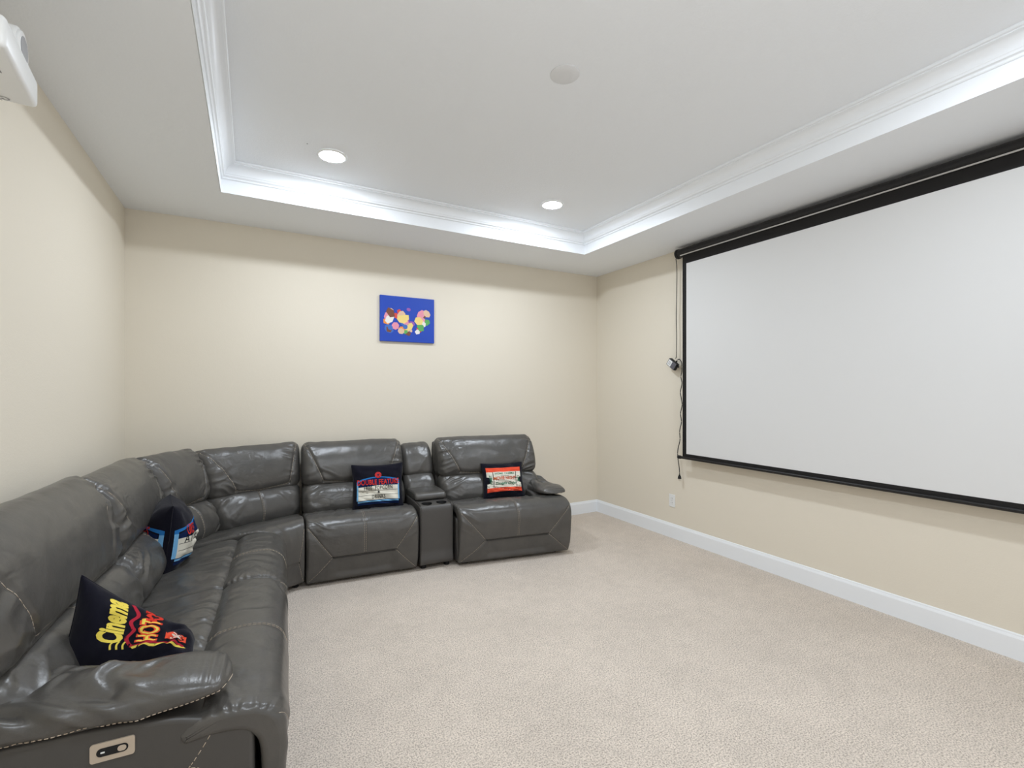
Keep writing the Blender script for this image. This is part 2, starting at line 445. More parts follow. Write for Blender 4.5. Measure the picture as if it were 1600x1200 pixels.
# ------------------------------------------------------------------ projection screen
SX = 3.440
def proj_screen():
    root = empty('projection_screen', (SX, 1.50, 0.79)); tag(root, 'large white pull down projection screen with black border on the right wall', 'projection screen')
    inv = Matrix.Translation((-SX, -1.50, -0.79))
    def add(name, bm, mat, smooth=False):
        bmesh.ops.transform(bm, matrix=inv, verts=bm.verts); o = done(name, bm, mat, root, smooth); return o
    y0, y1 = -0.06, 3.010          # fabric ends
    zb, zt = 0.815, 2.655
    add('fabric', box_bm(SX, SX + 0.0012, y0 + 0.04, y1 - 0.04, zb + 0.025, 2.565), M['screen'])
    bm = bmesh.new()
    box_bm(SX - 0.0008, SX + 0.0016, y1 - 0.042, y1, zb, zt, bm=bm)
    add('side_border', bm, M['border'])
    add('side_border', box_bm(SX - 0.0008, SX + 0.0016, y0, y0 + 0.042, zb, zt), M['border'])
    add('top_border', box_bm(SX - 0.0008, SX + 0.0016, y0 + 0.041, y1 - 0.041, 2.563, zt), M['border'])
    add('bottom_border', box_bm(SX - 0.0008, SX + 0.0016, y0 + 0.041, y1 - 0.041, zb, zb + 0.026), M['border'])
    bm = cyl_bm((SX, y0 - 0.02, 0.803), (0, 1, 0), 0.0125, y1 - y0 + 0.045, 20)
    o = add('bottom_rod', bm, M['blackmetal']); auto_smooth(o)
    for yy, ax in ((y1 + 0.022, 1), (y0 - 0.022, -1)):
        o = add('rod_cap', cyl_bm((SX, yy, 0.803), (0, ax, 0), 0.016, 0.03, 20, 0.003), M['black']); auto_smooth(o)
    # rolled case: round housing with a slot below
    hz, hx = 2.678, 3.470
    prof = []
    for k in range(25):
        a = R(-60) + k / 24 * R(300)
        prof.append((hx + 0.040 * math.sin(a + R(180) - R(90)), hz + 0.040 * math.cos(a + R(180) - R(90))))
    o = add('housing', cyl_bm((hx, y0 - 0.03, hz), (0, 1, 0), 0.040, y1 - y0 + 0.09, 40), M['blackmetal']); auto_smooth(o)
    o = add('slot_rail', box_bm(SX - 0.012, SX - 0.006, y0 - 0.02, y1 + 0.02, 2.642, 2.652, 0.001), M['metal'])
    for yy, ax in ((y1 + 0.058, 1), (y0 - 0.028, -1)):
        o = add('end_cap', cyl_bm((hx, yy, hz), (0, ax, 0), 0.045, 0.030, 32, 0.005), M['black']); auto_smooth(o)
    bm = bmesh.new()
    for k in range(6):
        a = k * math.pi / 3
        cyl_bm((hx + 0.028 * math.cos(a), y1 + 0.088, hz + 0.028 * math.sin(a)), (0, 1, 0), 0.005, 0.004, 8, bm=bm)
    cyl_bm((hx, y1 + 0.087, hz), (0, 1, 0), 0.014, 0.006, 20, bm=bm)
    add('cap_screw', bm, M['metal'])
    for yy in (2.95, 1.5, 0.05):
        add('wall_bracket', box_bm(hx + 0.02, XR, yy - 0.02, yy + 0.02, hz - 0.012, hz + 0.02, 0.002), M['blackmetal'])
proj_screen()
# power cord with adapter hanging from the housing
def cord():
    root = empty('power_adapter_cord', (XR - 0.03, 3.13, 0.60)); tag(root, 'black cord with in line power adapter hanging from the screen housing', 'power cord')
    lx, ly, lz = XR - 0.03, 3.13, 0.60
    L = lambda P: np.array(P) - np.array([lx, ly, lz])
    X = XR - 0.045
    top = catmull([(3.47, 3.115, 2.645), (X, 3.125, 2.55), (X, 3.128, 2.3), (X, 3.134, 2.1), (X, 3.128, 1.9), (X, 3.132, 1.74), (X, 3.142, 1.715)], 10)
    tube('cord', [L(top)], 0.0035, M['black'], root)
    low = [(X, 3.118, 1.700), (X, 3.095, 1.705), (X, 3.07, 1.67), (X, 3.068, 1.60), (X, 3.078, 1.54), (X, 3.066, 1.48), (X, 3.084, 1.40), (X, 3.074, 1.34), (X, 3.064, 1.28), (X, 3.082, 1.20), (X, 3.072, 1.12),
           (X, 3.092, 1.04), (X, 3.090, 0.95), (X, 3.112, 0.87), (X, 3.116, 0.80), (X, 3.102, 0.72), (X, 3.094, 0.66), (X, 3.094, 0.625)]
    tube('cord', [L(catmull(low, 8))], 0.0038, M['black'], root)
    # adapter brick, tilted
    b = empty('adapter', L((X, 3.165, 1.665))); b.parent = root
    bpy.data.objects.remove(b)
    rot = Matrix.Translation(Vector(L((X - 0.005, 3.168, 1.662)))) @ Matrix.Rotation(R(36), 4, 'X') @ Matrix.Scale(1.18, 4)
    def put(name, bm, mat, par):
        bmesh.ops.transform(bm, matrix=rot, verts=bm.verts); return done(name, bm, mat, par)
    a = put('adapter', box_bm(-0.018, 0.014, -0.047, 0.047, -0.03, 0.03, 0.004), M['black'], root)
    put('adapter_face', box_bm(-0.0185, -0.0175, -0.044, 0.044, -0.027, 0.027), M['slate'], a)
    put('paper_label', box_bm(-0.0192, -0.0184, 0.0, 0.040, -0.024, 0.022), M['white'], a)
    bm = bmesh.new()
    for z in (-0.014, -0.004, 0.006): box_bm(-0.0196, -0.0191, 0.006, 0.034, z, z + 0.004, bm=bm)
    put('label_print', bm, M['grey'], a)
    put('strain_relief', cyl_bm((0, -0.046, 0.012), (0, -1, 0), 0.006, 0.016, 12), M['black'], a)
    put('strain_relief', cyl_bm((0, -0.018, 0.03), (0, 0, 1), 0.006, 0.014, 12), M['black'], a)
    # plug
    bm = cyl_bm((X, 3.094, 0.628), (0, 0, -1), 0.008, 0.012, 16); cyl_bm((X, 3.094, 0.617), (0, 0, -1), 0.012, 0.026, 16, 0.002, bm=bm, r2=0.017)
    bmesh.ops.translate(bm, vec=(-lx, -ly, -lz), verts=bm.verts); auto_smooth(done('plug', bm, M['black'], root))
    for dy in (-0.007, 0.007):
        bm = box_bm(X - 0.003, X + 0.003, 3.094 + dy - 0.001, 3.094 + dy + 0.001, 0.575, 0.592); bmesh.ops.translate(bm, vec=(-lx, -ly, -lz), verts=bm.verts)
        done('prong', bm, M['metal'], root)
cord()
# wall outlet
def outlet():
    root = empty('wall_outlet', (XR, 3.221, 0.356)); tag(root, 'white duplex wall outlet low on the wall below the cord plug', 'outlet')
    box('cover_plate', -0.006, 0, -0.036, 0.036, -0.06, 0.06, M['white'], root, 0.002, 2, False)
    for z in (-0.021, 0.021):
        o = box('socket', -0.0085, -0.005, -0.017, 0.017, z - 0.014, z + 0.014, M['white'], root, 0.001, 1, False)
        for dy, hh in ((-0.006, 0.0045), (0.006, 0.0035)):
            box('slot', -0.0088, -0.0084, dy - 0.0011, dy + 0.0011, z - hh + 0.003, z + hh + 0.003, M['black'], o)
    done('screw', cyl_bm((-0.0055, 0, 0), (-1, 0, 0), 0.003, 0.0012, 10), M['metal'], root)
outlet()

# ------------------------------------------------------------------ decals: text and shapes laid on curved cloth
def fill_mesh(loops):
    cu = bpy.data.curves.new('c', 'CURVE'); cu.dimensions = '2D'; cu.fill_mode = 'BOTH'
    for L in loops:
        sp = cu.splines.new('POLY'); sp.points.add(len(L) - 1); sp.use_cyclic_u = True
        for p, q in zip(sp.points, L): p.co = (q[0], q[1], 0, 1)
    return _cu_mesh(cu)
def text_mesh(txt, size, bold=0.0, shear=0.0, width=1.0, align='CENTER', spacing=1.0):
    cu = bpy.data.curves.new('t', 'FONT'); cu.body = txt; cu.size = size; cu.align_x = align; cu.align_y = 'CENTER'
    cu.offset = bold; cu.shear = shear; cu.resolution_u = 3; cu.space_character = spacing; cu.fill_mode = 'FRONT'
    me = _cu_mesh(cu)
    if width != 1.0: me.transform(Matrix.Scale(width, 4, (1, 0, 0)))
    return me
def _cu_mesh(cu):
    o = bpy.data.objects.new('tmp', cu); C.objects.link(o)
    dg = bpy.context.evaluated_depsgraph_get(); dg.update()
    me = bpy.data.meshes.new_from_object(o.evaluated_get(dg)); bpy.data.objects.remove(o); bpy.data.curves.remove(cu)
    return me
def decal(name, me, mat, parent, fn, at=(0, 0), rot=0.0, lift=0.0012, maxlen=0.012):
    """fn(x, z, lift) -> (N,3) maps the flat print onto the surface"""
    bm = bmesh.new(); bm.from_mesh(me); bpy.data.meshes.remove(me)
    bmesh.ops.triangulate(bm, faces=bm.faces)
    bmesh.ops.transform(bm, matrix=Matrix.Translation((at[0], at[1], 0)) @ Matrix.Rotation(rot, 4, 'Z'), verts=bm.verts)
    for _ in range(5):
        e = [e for e in bm.edges if e.calc_length() > maxlen]
        if not e or len(bm.edges) > 12000: break
        bmesh.ops.subdivide_edges(bm, edges=e, cuts=1, use_grid_fill=False)
        bmesh.ops.triangulate(bm, faces=[f for f in bm.faces if len(f.verts) > 3])
    P = np.array([v.co[:] for v in bm.verts])
    Q = fn(P[:, 0], P[:, 1], lift)
    for v, q in zip(bm.verts, Q): v.co = q
    return done(name, bm, mat, parent, True)
def ell(cx, cy, rx, ry, n=24, rot=0):
    a = np.linspace(0, 2 * math.pi, n, endpoint=False)
    x, y = rx * np.cos(a), ry * np.sin(a)
    return [(cx + u * math.cos(rot) - v * math.sin(rot), cy + u * math.sin(rot) + v * math.cos(rot)) for u, v in zip(x, y)]
def rect(x0, x1, y0, y1): return [(x0, y0), (x1, y0), (x1, y1), (x0, y1)]
def stripe(pts, wd):
    """ribbon loop of width wd along pts"""
    P = catmull(pts, 6); Tn = np.gradient(P, axis=0); Tn /= np.linalg.norm(Tn, axis=1)[:, None]; N = np.stack([-Tn[:, 1], Tn[:, 0]], 1)
    ww = np.asarray(wd) if np.ndim(wd) else wd
    if np.ndim(wd): ww = np.interp(np.linspace(0, 1, len(P)), np.linspace(0, 1, len(wd)), wd)[:, None]
    return [tuple(p) for p in (P + N * ww / 2)] + [tuple(p) for p in (P - N * ww / 2)[::-1]]

# ------------------------------------------------------------------ picture on the back wall (plain abstract stand-in)
def picture():
    x0, x1, z0, z1 = 1.022, 1.537, 1.866, 2.285
    cx, cz = (x0 + x1) / 2, (z0 + z1) / 2; hw, hh = (x1 - x0) / 2, (z1 - z0) / 2
    root = empty('canvas_picture', (cx, YB, cz)); tag(root, 'small bright blue canvas picture with a cluster of coloured patches on the back wall', 'picture')
    blue = new_mat('canvas_blue', srgb(14, 66, 178), 0.5, bumps=((400, 0.3, 0.001, 1),))
    box('canvas', -hw, hw, -0.024, -0.001, -hh, hh, blue, root, 0.0015, 1, False)
    fl = lambda x, z, l: np.stack([x, -0.024 - l + 0 * x, z], 1)
    cols = [srgb(*c) for c in ((226, 190, 160), (232, 150, 170), (214, 70, 60), (240, 214, 130), (90, 170, 90), (236, 232, 226), (120, 70, 50), (240, 150, 60), (150, 90, 170), (60, 110, 190))]
    mats = [new_mat('patch_paint', c, 0.6) for c in cols]
    rnd = random.Random(11)
    for i in range(46):
        u = rnd.uniform(-0.78, 0.74); t = 1 - abs(u) ** 2
        v = rnd.uniform(-0.62, 0.50) * (0.45 + 0.55 * t) - 0.02
        rx = rnd.uniform(0.018, 0.042); ry = rx * rnd.uniform(0.7, 1.5); n = rnd.choice([5, 6, 7, 8])
        pts = ell(u * hw, v * hh, rx, ry, n, rnd.uniform(0, 3))
        decal('colour_patch', fill_mesh([pts]), mats[rnd.randrange(len(mats))], root, fl, lift=0.0004 + i * 0.00004, maxlen=1)
picture()

# ------------------------------------------------------------------ projector near the ceiling on the left
def projector():
    root = empty('projector', (-0.60, 2.065, 2.325), R(6)); tag(root, 'white projector hung from the ceiling by the left wall', 'projector')
    box('body', -0.19, 0.0, -0.34, 0.0, 0.0, 0.088, M['white'], root, 0.014, 4, True)
    o = done('lens_barrel', cyl_bm((-0.07, -0.155, 0.10), (1, 0, 0), 0.058, 0.062, 40, 0.006), M['white'], root); auto_smooth(o)
    o2 = done('lens_ring', cyl_bm((-0.012, -0.155, 0.10), (1, 0, 0), 0.050, 0.010, 40, 0.003), M['white'], o); auto_smooth(o2)
    o3 = done('lens_glass', cyl_bm((-0.008, -0.155, 0.10), (1, 0, 0), 0.036, 0.0075, 32), M['grey'], o)
    box('top_hump', -0.17, -0.035, -0.24, -0.05, 0.08, 0.145, M['white'], root, 0.018, 4, True)
    o = done('ceiling_mount', cyl_bm((-0.10, -0.20, 0.14), (0, 0, 1), 0.02, H - 2.325 - 0.145, 20), M['white'], root); auto_smooth(o)
    auto_smooth(done('mount_plate', cyl_bm((-0.10, -0.20, H - 2.325 - 0.012), (0, 0, 1), 0.06, 0.0118, 28), M['white'], root))
    bm = bmesh.new()
    for x in (-0.16, -0.03):
        for y in (-0.30, -0.04): cyl_bm((x, y, 0.002), (0, 0, -1), 0.008, 0.006, 12, bm=bm)
    bm2 = bmesh.new()
    box_bm(-0.15, -0.04, -0.22, -0.21, -0.0015, 0.001, bm=bm2); box_bm(-0.15, -0.04, -0.20, -0.19, -0.0015, 0.001, bm=bm2)
    bm.free(); done('vent_slots', bm2, M['grey'], root)
    fl = lambda x, z, l: np.stack([x, z, -l + 0 * x], 1)
    decal('lettering', text_mesh('Gw', 0.034, 0.0004, 0.3), M['grey'], root, fl, at=(-0.078, -0.022), rot=R(150), lift=0.0006, maxlen=1)
projector()

# ------------------------------------------------------------------ sectional
def poly_lines(*p): return list(p)
FOOT = [(0.045, 0.030), (0.012, 0.12), (0.000, 0.25), (-0.004, 0.36), (0.018, 0.435), (0.075, 0.475), (0.16, 0.485), (0.235, 0.475), (0.275, 0.445),
        (0.262, 0.412), (0.19, 0.415), (0.115, 0.405), (0.075, 0.36), (0.064, 0.25), (0.072, 0.12), (0.085, 0.035)]
def back_profiles(bo, top, sc=1.0):
    """bo: shift back in y; top: height of headrest apex"""
    k = (top - 0.62) / (1.0 - 0.62)
    z = lambda v: 0.62 + (v - 0.62) * k
    lum = [(0.56, 0.405), (0.500, 0.432), (0.480, 0.50), (0.510, 0.590), (0.570, 0.648), (0.65, 0.665), (0.705, 0.60), (0.705, 0.47), (0.68, 0.405)]
    head = [(0.64, z(0.640)), (0.585, z(0.655)), (0.560, z(0.715)), (0.572, z(0.80)), (0.605, z(0.890)), (0.650, z(0.960)), (0.705, z(0.998)), (0.762, z(0.985)),
            (0.790, z(0.92)), (0.785, z(0.80)), (0.76, z(0.68)), (0.70, z(0.635))]
    shell = [(0.70, 0.06), (0.69, 0.40), (0.73, 0.62), (0.765, z(0.86)), (0.79, z(0.945)), (0.815, z(0.95)), (0.83, z(0.86)), (0.83, 0.50), (0.82, 0.06)]
    sh = lambda L: [(a + bo, b) for a, b in L]
    return sh(lum), sh(head), sh(shell)
def make_back(root, x0, x1, bo, top, seed=0, warp=None, diag=(0.20, 0.18), shell=True, centre=True, narrow=False):
    W = x1 - x0; lum, head, sh = back_profiles(bo, top)
    if shell:
        c = Cushion(sh, x0 + 0.012, x1 - 0.012, 0.015, warp); c.build('back_shell', M['leather_flat'], root, 12, 60)
    c = Cushion(lum, x0 + 0.004, x1 - 0.004, 0.060, warp)
    c.puff(0.3, 4.8, 0.014)
    cx = x0 + W * 0.5
    if centre: c.groove([(cx, 0.8), (cx, 4.4)], 0.006, 0.012)
    c.folds(x0 + 0.06, 3.0, 0.13, 0.09, 0.5, 26, 0.011, seed + 1); c.folds(x1 - 0.06, 3.0, 0.13, 0.09, -0.5, 26, 0.011, seed + 2)
    c.folds(x0 + 0.06, 1.4, 0.10, 0.07, -0.5, 26, 0.008, seed + 6); c.folds(x1 - 0.05, 1.4, 0.10, 0.07, 0.5, 26, 0.008, seed + 7)
    c.rough(0.006, 9, seed + 3)
    o = c.build('lumbar_cushion', M['leather'], root, 110, 170)
    if centre: c.stitch([[(cx - 0.006, 0.9), (cx - 0.006, 4.2)], [(cx + 0.006, 0.9), (cx + 0.006, 4.2)]], o, r=0.0007)
    c = Cushion(head, x0 + 0.003, x1 - 0.003, 0.055, warp)
    c.puff(1.0, 7.0, 0.016)
    if not narrow:
        a = [(x0 + 0.028, 6.2), (x0 + 0.035, 5.3), (x0 + W * diag[0], 1.55)]; b = [(x1 - 0.028, 6.2), (x1 - 0.035, 5.3), (x1 - W * diag[1], 1.55)]
        mid = [a[-1], (x0 + W * 0.5, 1.15), b[-1]]
        for g in (a, b): c.groove(g, 0.0085, 0.011)
        c.groove(mid, 0.007, 0.008)
        c.folds(x0 + 0.05, 4.0, 0.09, 0.16, 0.25, 24, 0.010, seed + 4); c.folds(x1 - 0.05, 4.0, 0.09, 0.16, -0.25, 24, 0.010, seed + 5)
        c.folds(x0 + 0.10, 2.0, 0.13, 0.07, -0.35, 26, 0.009, seed + 8); c.folds(x1 - 0.10, 2.0, 0.13, 0.07, 0.35, 26, 0.009, seed + 9)
    c.pleats(-1, 4.5, 7.5, 0.0035, 0.022, 0.04, seed); c.pleats(1, 4.5, 7.5, 0.0035, 0.022, 0.04, seed + 1)
    c.rough(0.007, 7, seed + 9)
    o = c.build('headrest', M['leather'], root, 130, 210)
    if not narrow: c.stitch([a, b, mid], o, dash=0.02)
def make_foot(root, x0, x1, seed, warp=None, near_pleat=False, vx=0.5, prof=FOOT, rr=0.022):
    W = x1 - x0
    c = Cushion(prof, x0, x1, rr, warp)
    sL, sR = x0 + W * 0.22, x1 - W * 0.22; cs = 1.62
    bot = c.S_(0.15)
    s_seam = c.S_(cs)
    def recess(x, s):   # lower panel sits behind the upper one
        u = np.clip((x - sL) / (sR - sL), 0, 1); inx = sstep(-0.04, 0.05, x - sL) * sstep(-0.04, 0.05, sR - x)
        return -0.020 * inx * (1 - sstep(s_seam - 0.010, s_seam - 0.003, s)) * sstep(bot, bot + 0.05, s)
    c.terms.append(recess)
    c.puff(1.7, 7.6, 0.008)
    L1 = [(x0 + 0.012, 3.95), (sL, cs)]; R1 = [(x1 - 0.012, 3.95), (sR, cs)]
    L2 = [(sL, cs), (x0 + 0.02, 0.15)]; R2 = [(sR, cs), (x1 - 0.02, 0.15)]
    vxp = x0 + W * vx
    for g in (L1, R1, L2, R2): c.groove(g, 0.0045, 0.006)
    c.groove([(sL, cs), (sR, cs)], 0.011, 0.006)
    c.groove([(vxp, cs + 0.1), (vxp, 7.6)], 0.0035, 0.010)
    c.folds(x0 + 0.07, 3.3, 0.09, 0.09, -0.5, 26, 0.009, seed); c.folds(x1 - 0.07, 3.3, 0.09, 0.09, 0.5, 26, 0.006, seed + 2)
    c.folds((x0 + x1) / 2, 6.2, W * 0.42, 0.12, R(78), 16, 0.005, seed + 3, 1.0)
    c.pleats(-1, 4.0, 8.0, 0.005 if near_pleat else 0.0025, 0.024, 0.03, seed)
    c.rough(0.004, 8, seed + 4)
    o = c.build('footrest_pad', M['leather'], root, 140, 300)
    q = np.linspace(sL + 0.004, sR - 0.004, 60); tube('flap_seam', [c.pos(q, np.full(60, s_seam - 0.0045), 0.003)], 0.0028, M['welt'], o, 5)
    c.stitch([L1, R1, L2, R2], o, dash=0.02); c.stitch([[(vxp - 0.006, cs + 0.12), (vxp - 0.006, 7.6)], [(vxp + 0.006, cs + 0.12), (vxp + 0.006, 7.6)]], o, r=0.0007)
    return o
def make_seat(root, x0, x1, seed, y1=0.62, warp=None, zf=0.462, zb=0.428):
    prof = [(0.262, 0.33), (0.262, 0.42), (0.272, 0.450), (0.31, zf), (0.42, (zf + zb) / 2 + 0.004), (0.54, zb), (y1, zb - 0.012), (y1 + 0.03, 0.38), (y1 + 0.02, 0.33), (0.45, 0.32)]
    c = Cushion(prof, x0, x1, 0.018, warp)
    c.puff(2.2, 7, 0.006)
    c.folds((x0 + x1) / 2, 4.5, (x1 - x0) * 0.52, 0.28, R(70), 15, 0.009, seed, 1.2)
    c.folds((x0 + x1) / 2, 3.3, (x1 - x0) * 0.5, 0.1, R(80), 30, 0.004, seed + 4, 1.2)
    c.rough(0.005, 8, seed + 2)
    return c.build('seat_cushion', M['leather'], root, 120, 200)
def feet(root, pts):
    for x, y in pts:
        auto_smooth(done('foot', cyl_bm((x, y, 0.0), (0, 0, 1), 0.022, 0.045, 20, 0.003), M['black'], root))
class ArmPad:
    """long tapering pad along y with a pinched tip at the front"""
    def __init__(s, xc, y0, y1, half, ztop, zbot, side):
        s.xc, s.y0, s.y1, s.h, s.zt, s.zb, s.side = xc, y0, y1, half, ztop, zbot, side
    def pos(s, u, a, lift=0.0):
        u = np.asarray(u, float); a = np.asarray(a, float)
        y = s.y0 + (s.y1 - s.y0) * u
        tip = np.clip(u / 0.30, 0, 1); f = np.sqrt(np.maximum(1 - (1 - tip) ** 2.1, 0))
        f = 0.02 + 0.98 * f
        hw = s.h * (0.55 + 0.45 * f) * np.where(u < 0.04, np.sqrt(np.clip(u / 0.04, 0, 1)) * 0.9 + 0.1, 1)
        zt = s.zt - 0.052 * (1 - f) + 0.03 * u
        zb = s.zb + 0.035 * (1 - np.clip(u / 0.34, 0, 1)) ** 1.6 + 0.02 * u
        zc = (zt + zb) / 2; hz = np.maximum((zt - zb) / 2, 0.004)
        ca, sa = np.cos(a), np.sin(a); e = 0.72
        X = s.xc + (hw + lift) * np.sign(ca) * np.abs(ca) ** e
        Z = zc + (hz + lift) * np.sign(sa) * np.abs(sa) ** e
        wr = 0.0
        if True:
            p = y * 1.0 + 0.35 * np.abs(a - math.pi / 2) * 0.3
            wr = (vn(p * 17 + 2 * vn(y * 6, a * 1.2, 5), a * 1.3, 31) - 0.5) * 0.034 + (vn(p * 38, a * 2.0 + y * 8, 33) - 0.5) * 0.014
            wr = wr * sstep(0.10, 0.45, u) * (0.35 + 0.65 * (sa > -0.5))
            k = np.exp(-((u - 0.62) / 0.30) ** 2)
            wr = wr * (0.55 + k)
            wr = wr + 0.004 * np.sin(y * 260) * np.exp(-(u / 0.10) ** 2) * sstep(0, 0.02, u) * (sa > 0.2)
        X = X + wr * ca * 0.6; Z = Z + wr * np.maximum(sa, -0.2)
        return np.stack([X, y + 0 * a, Z], -1)
    def build(s, root):
        us = np.concatenate([np.linspace(0, 0.06, 8)[:-1], np.linspace(0.06, 1, 110)]); an = np.linspace(0, 2 * math.pi, 72, endpoint=False)
        U, A = np.meshgrid(us, an, indexing='ij'); P = s.pos(U, A); n1, n2 = P.shape[:2]; idx = np.arange(n1 * n2).reshape(n1, n2)
        a0, a1 = idx[:-1], idx[1:]; b0, b1 = np.roll(a0, -1, 1), np.roll(a1, -1, 1)
        F = [tuple(t) for t in np.stack([a0, b0, b1, a1], -1).reshape(-1, 4).tolist()] + [tuple(idx[0].tolist()), tuple(idx[-1].tolist()[::-1])]
        me = bpy.data.meshes.new('armrest_pad'); me.from_pydata(P.reshape(-1, 3).tolist(), [], F); me.update()
        o = link('armrest_pad', me, M['leather'], root, True)
        bm = bmesh.new(); bm.from_mesh(me); bmesh.ops.recalc_face_normals(bm, faces=bm.faces); bm.to_mesh(me); bm.free()
        # stitched seam low on the outer side
        an0 = math.pi + 0.42 if s.side < 0 else -0.42
        q = np.linspace(0.0, 1, 420); paths = []
        i = 0
        while i < 412:
            paths.append(s.pos(q[i:i + 6], np.full(len(q[i:i + 6]), an0), 0.001)); i += 8
        an1 = math.pi / 2
        tube('stitching', paths, 0.0014, M['thread'], o, 4)['kind'] = 'stuff'
        return o
def make_base(root, x0, x1, arm=None, y1=0.80, ztop=0.40):
    c = Cushion([(0.085, 0.032), (0.082, 0.20), (0.085, ztop - 0.05), (0.105, ztop - 0.008), (0.16, ztop), (0.6, ztop), (y1 - 0.02, ztop), (y1, ztop - 0.05), (y1, 0.2), (y1 - 0.005, 0.032)], x0, x1, 0.012)
    return c.build('base_frame', M['leather_flat'], root, 12, 90)
def do_shear(root, k):
    if not k: return
    for o in root.children_recursive:
        if o.type == 'MESH':
            for v in o.data.vertices: v.co.x -= k * v.co.y
def recliner(label, loc, rz, W, arm=0, bo=0.0, top=1.0, seed=0, vx=0.5, shear=0.0):
    root = empty('recliner_sofa_seat', (*loc, 0), rz); tag(root, label, 'sofa', 'modules of the grey leather sectional')
    aw = 0.225
    a0 = aw if arm < 0 else 0.0; a1 = W - aw if arm > 0 else W
    make_base(root, 0.004 + (a0 and a0 - 0.01), a1 - 0.004 if not arm > 0 else a1 + 0.01, ztop=0.40 - 0.02, y1=0.79 + bo)
    make_foot(root, 0.004, W - 0.004, seed, near_pleat=True, vx=vx if not arm else (vx))
    make_seat(root, a0 + 0.004, a1 - 0.004, seed + 11, 0.62 + bo)
    make_back(root, a0 * 0.25 + 0.0, W - (W - a1) * 0.25, bo, top, seed + 20) if arm else make_back(root, 0, W, bo, top, seed + 20)
    if arm:
        x0, x1 = (0.010, aw) if arm < 0 else (W - aw, W - 0.010)
        c = Cushion([(0.088, 0.030), (0.085, 0.20), (0.086, 0.40), (0.098, 0.452), (0.14, 0.470), (0.20, 0.472), (0.30, 0.50), (0.50, 0.52), (0.72 + bo, 0.53), (0.77 + bo, 0.50), (0.78 + bo, 0.2), (0.77 + bo, 0.030)], x0, x1, 0.014)
        pan = c.build('arm_panel', M['leather_flat'], root, 12, 110)
        so = x0 if arm < 0 else x1; sg = -1 if arm < 0 else 1
        def side(pts): return np.array([(so + sg * 0.0006, y, z) for y, z in pts])
        paths = []
        for pl in ([(0.175, 0.472), (0.20, 0.42), (0.235, 0.365), (0.255, 0.34)], [(0.75, 0.30), (0.60, 0.322), (0.40, 0.342), (0.255, 0.345), (0.215, 0.325), (0.20, 0.28), (0.195, 0.06)]):
            P = catmull(side(pl), 16); i = 0
            while i < len(P) - 3: paths.append(P[i:i + 4]); i += 5
        tube('stitching', paths, 0.0012, M['thread'], pan, 4)['kind'] = 'stuff'
        ArmPad((x0 + x1) / 2 + (sg * 0.004 if arm < 0 else 0.035), 0.15 if arm < 0 else 0.11, 0.70 + bo, 0.122, 0.592 if arm < 0 else 0.562, 0.50 if arm < 0 else 0.475, arm).build(root)
        # power switch plate on the outer side
        def plate(y0, y1, z0, z1, d, rad, mat, par, name):
            bm = box_bm(-d, d, y0, y1, z0, z1); bmesh.ops.bevel(bm, geom=[e for e in bm.edges if abs(e.verts[0].co.x - e.verts[1].co.x) > d], offset=rad, segments=6, profile=0.5, affect='EDGES')
            bmesh.ops.translate(bm, vec=(so, 0, 0), verts=bm.verts); return done(name, bm, mat, par)
        p = plate(0.372, 0.468, 0.432, 0.482, 0.004, 0.007, M['plate'], root, 'switch_plate')
        q = plate(0.386, 0.454, 0.446, 0.468, 0.0052, 0.0105, M['black'], p, 'switch_recess')
        plate(0.390, 0.409, 0.4495, 0.4645, 0.0060, 0.007, M['plate'], p, 'switch_button')
        plate(0.436, 0.445, 0.455, 0.459, 0.0060, 0.001, M['white'], p, 'indicator_bar')
    feet(root, [(0.10, 0.13), (W - 0.10, 0.13), (0.10, 0.70 + bo), (W - 0.10, 0.70 + bo)])
    do_shear(root, shear)
    return root
ANG = R(86.8)
recliner('grey leather recliner seat nearest the camera, with armrest and switch plate', (0.092, 1.60), ANG, 1.085, -1, 0.10, 1.05, 1)
recliner('grey leather armless recliner seat by the left wall, beside the curved corner', (0.150, 2.69), ANG, 0.825, 0, 0.10, 1.025, 40)
recliner('grey leather armless recliner seat directly left of the cup holder console', (0.335, 3.630), R(-4.8), 0.815, 0, -0.10, 0.985, 80, shear=0.05)
recliner('grey leather recliner seat with one armrest, right of the cup holder console', (1.448, 3.475), R(-9.8), 0.99, 1, -0.10, 0.985, 120, 0.5, shear=0.165)

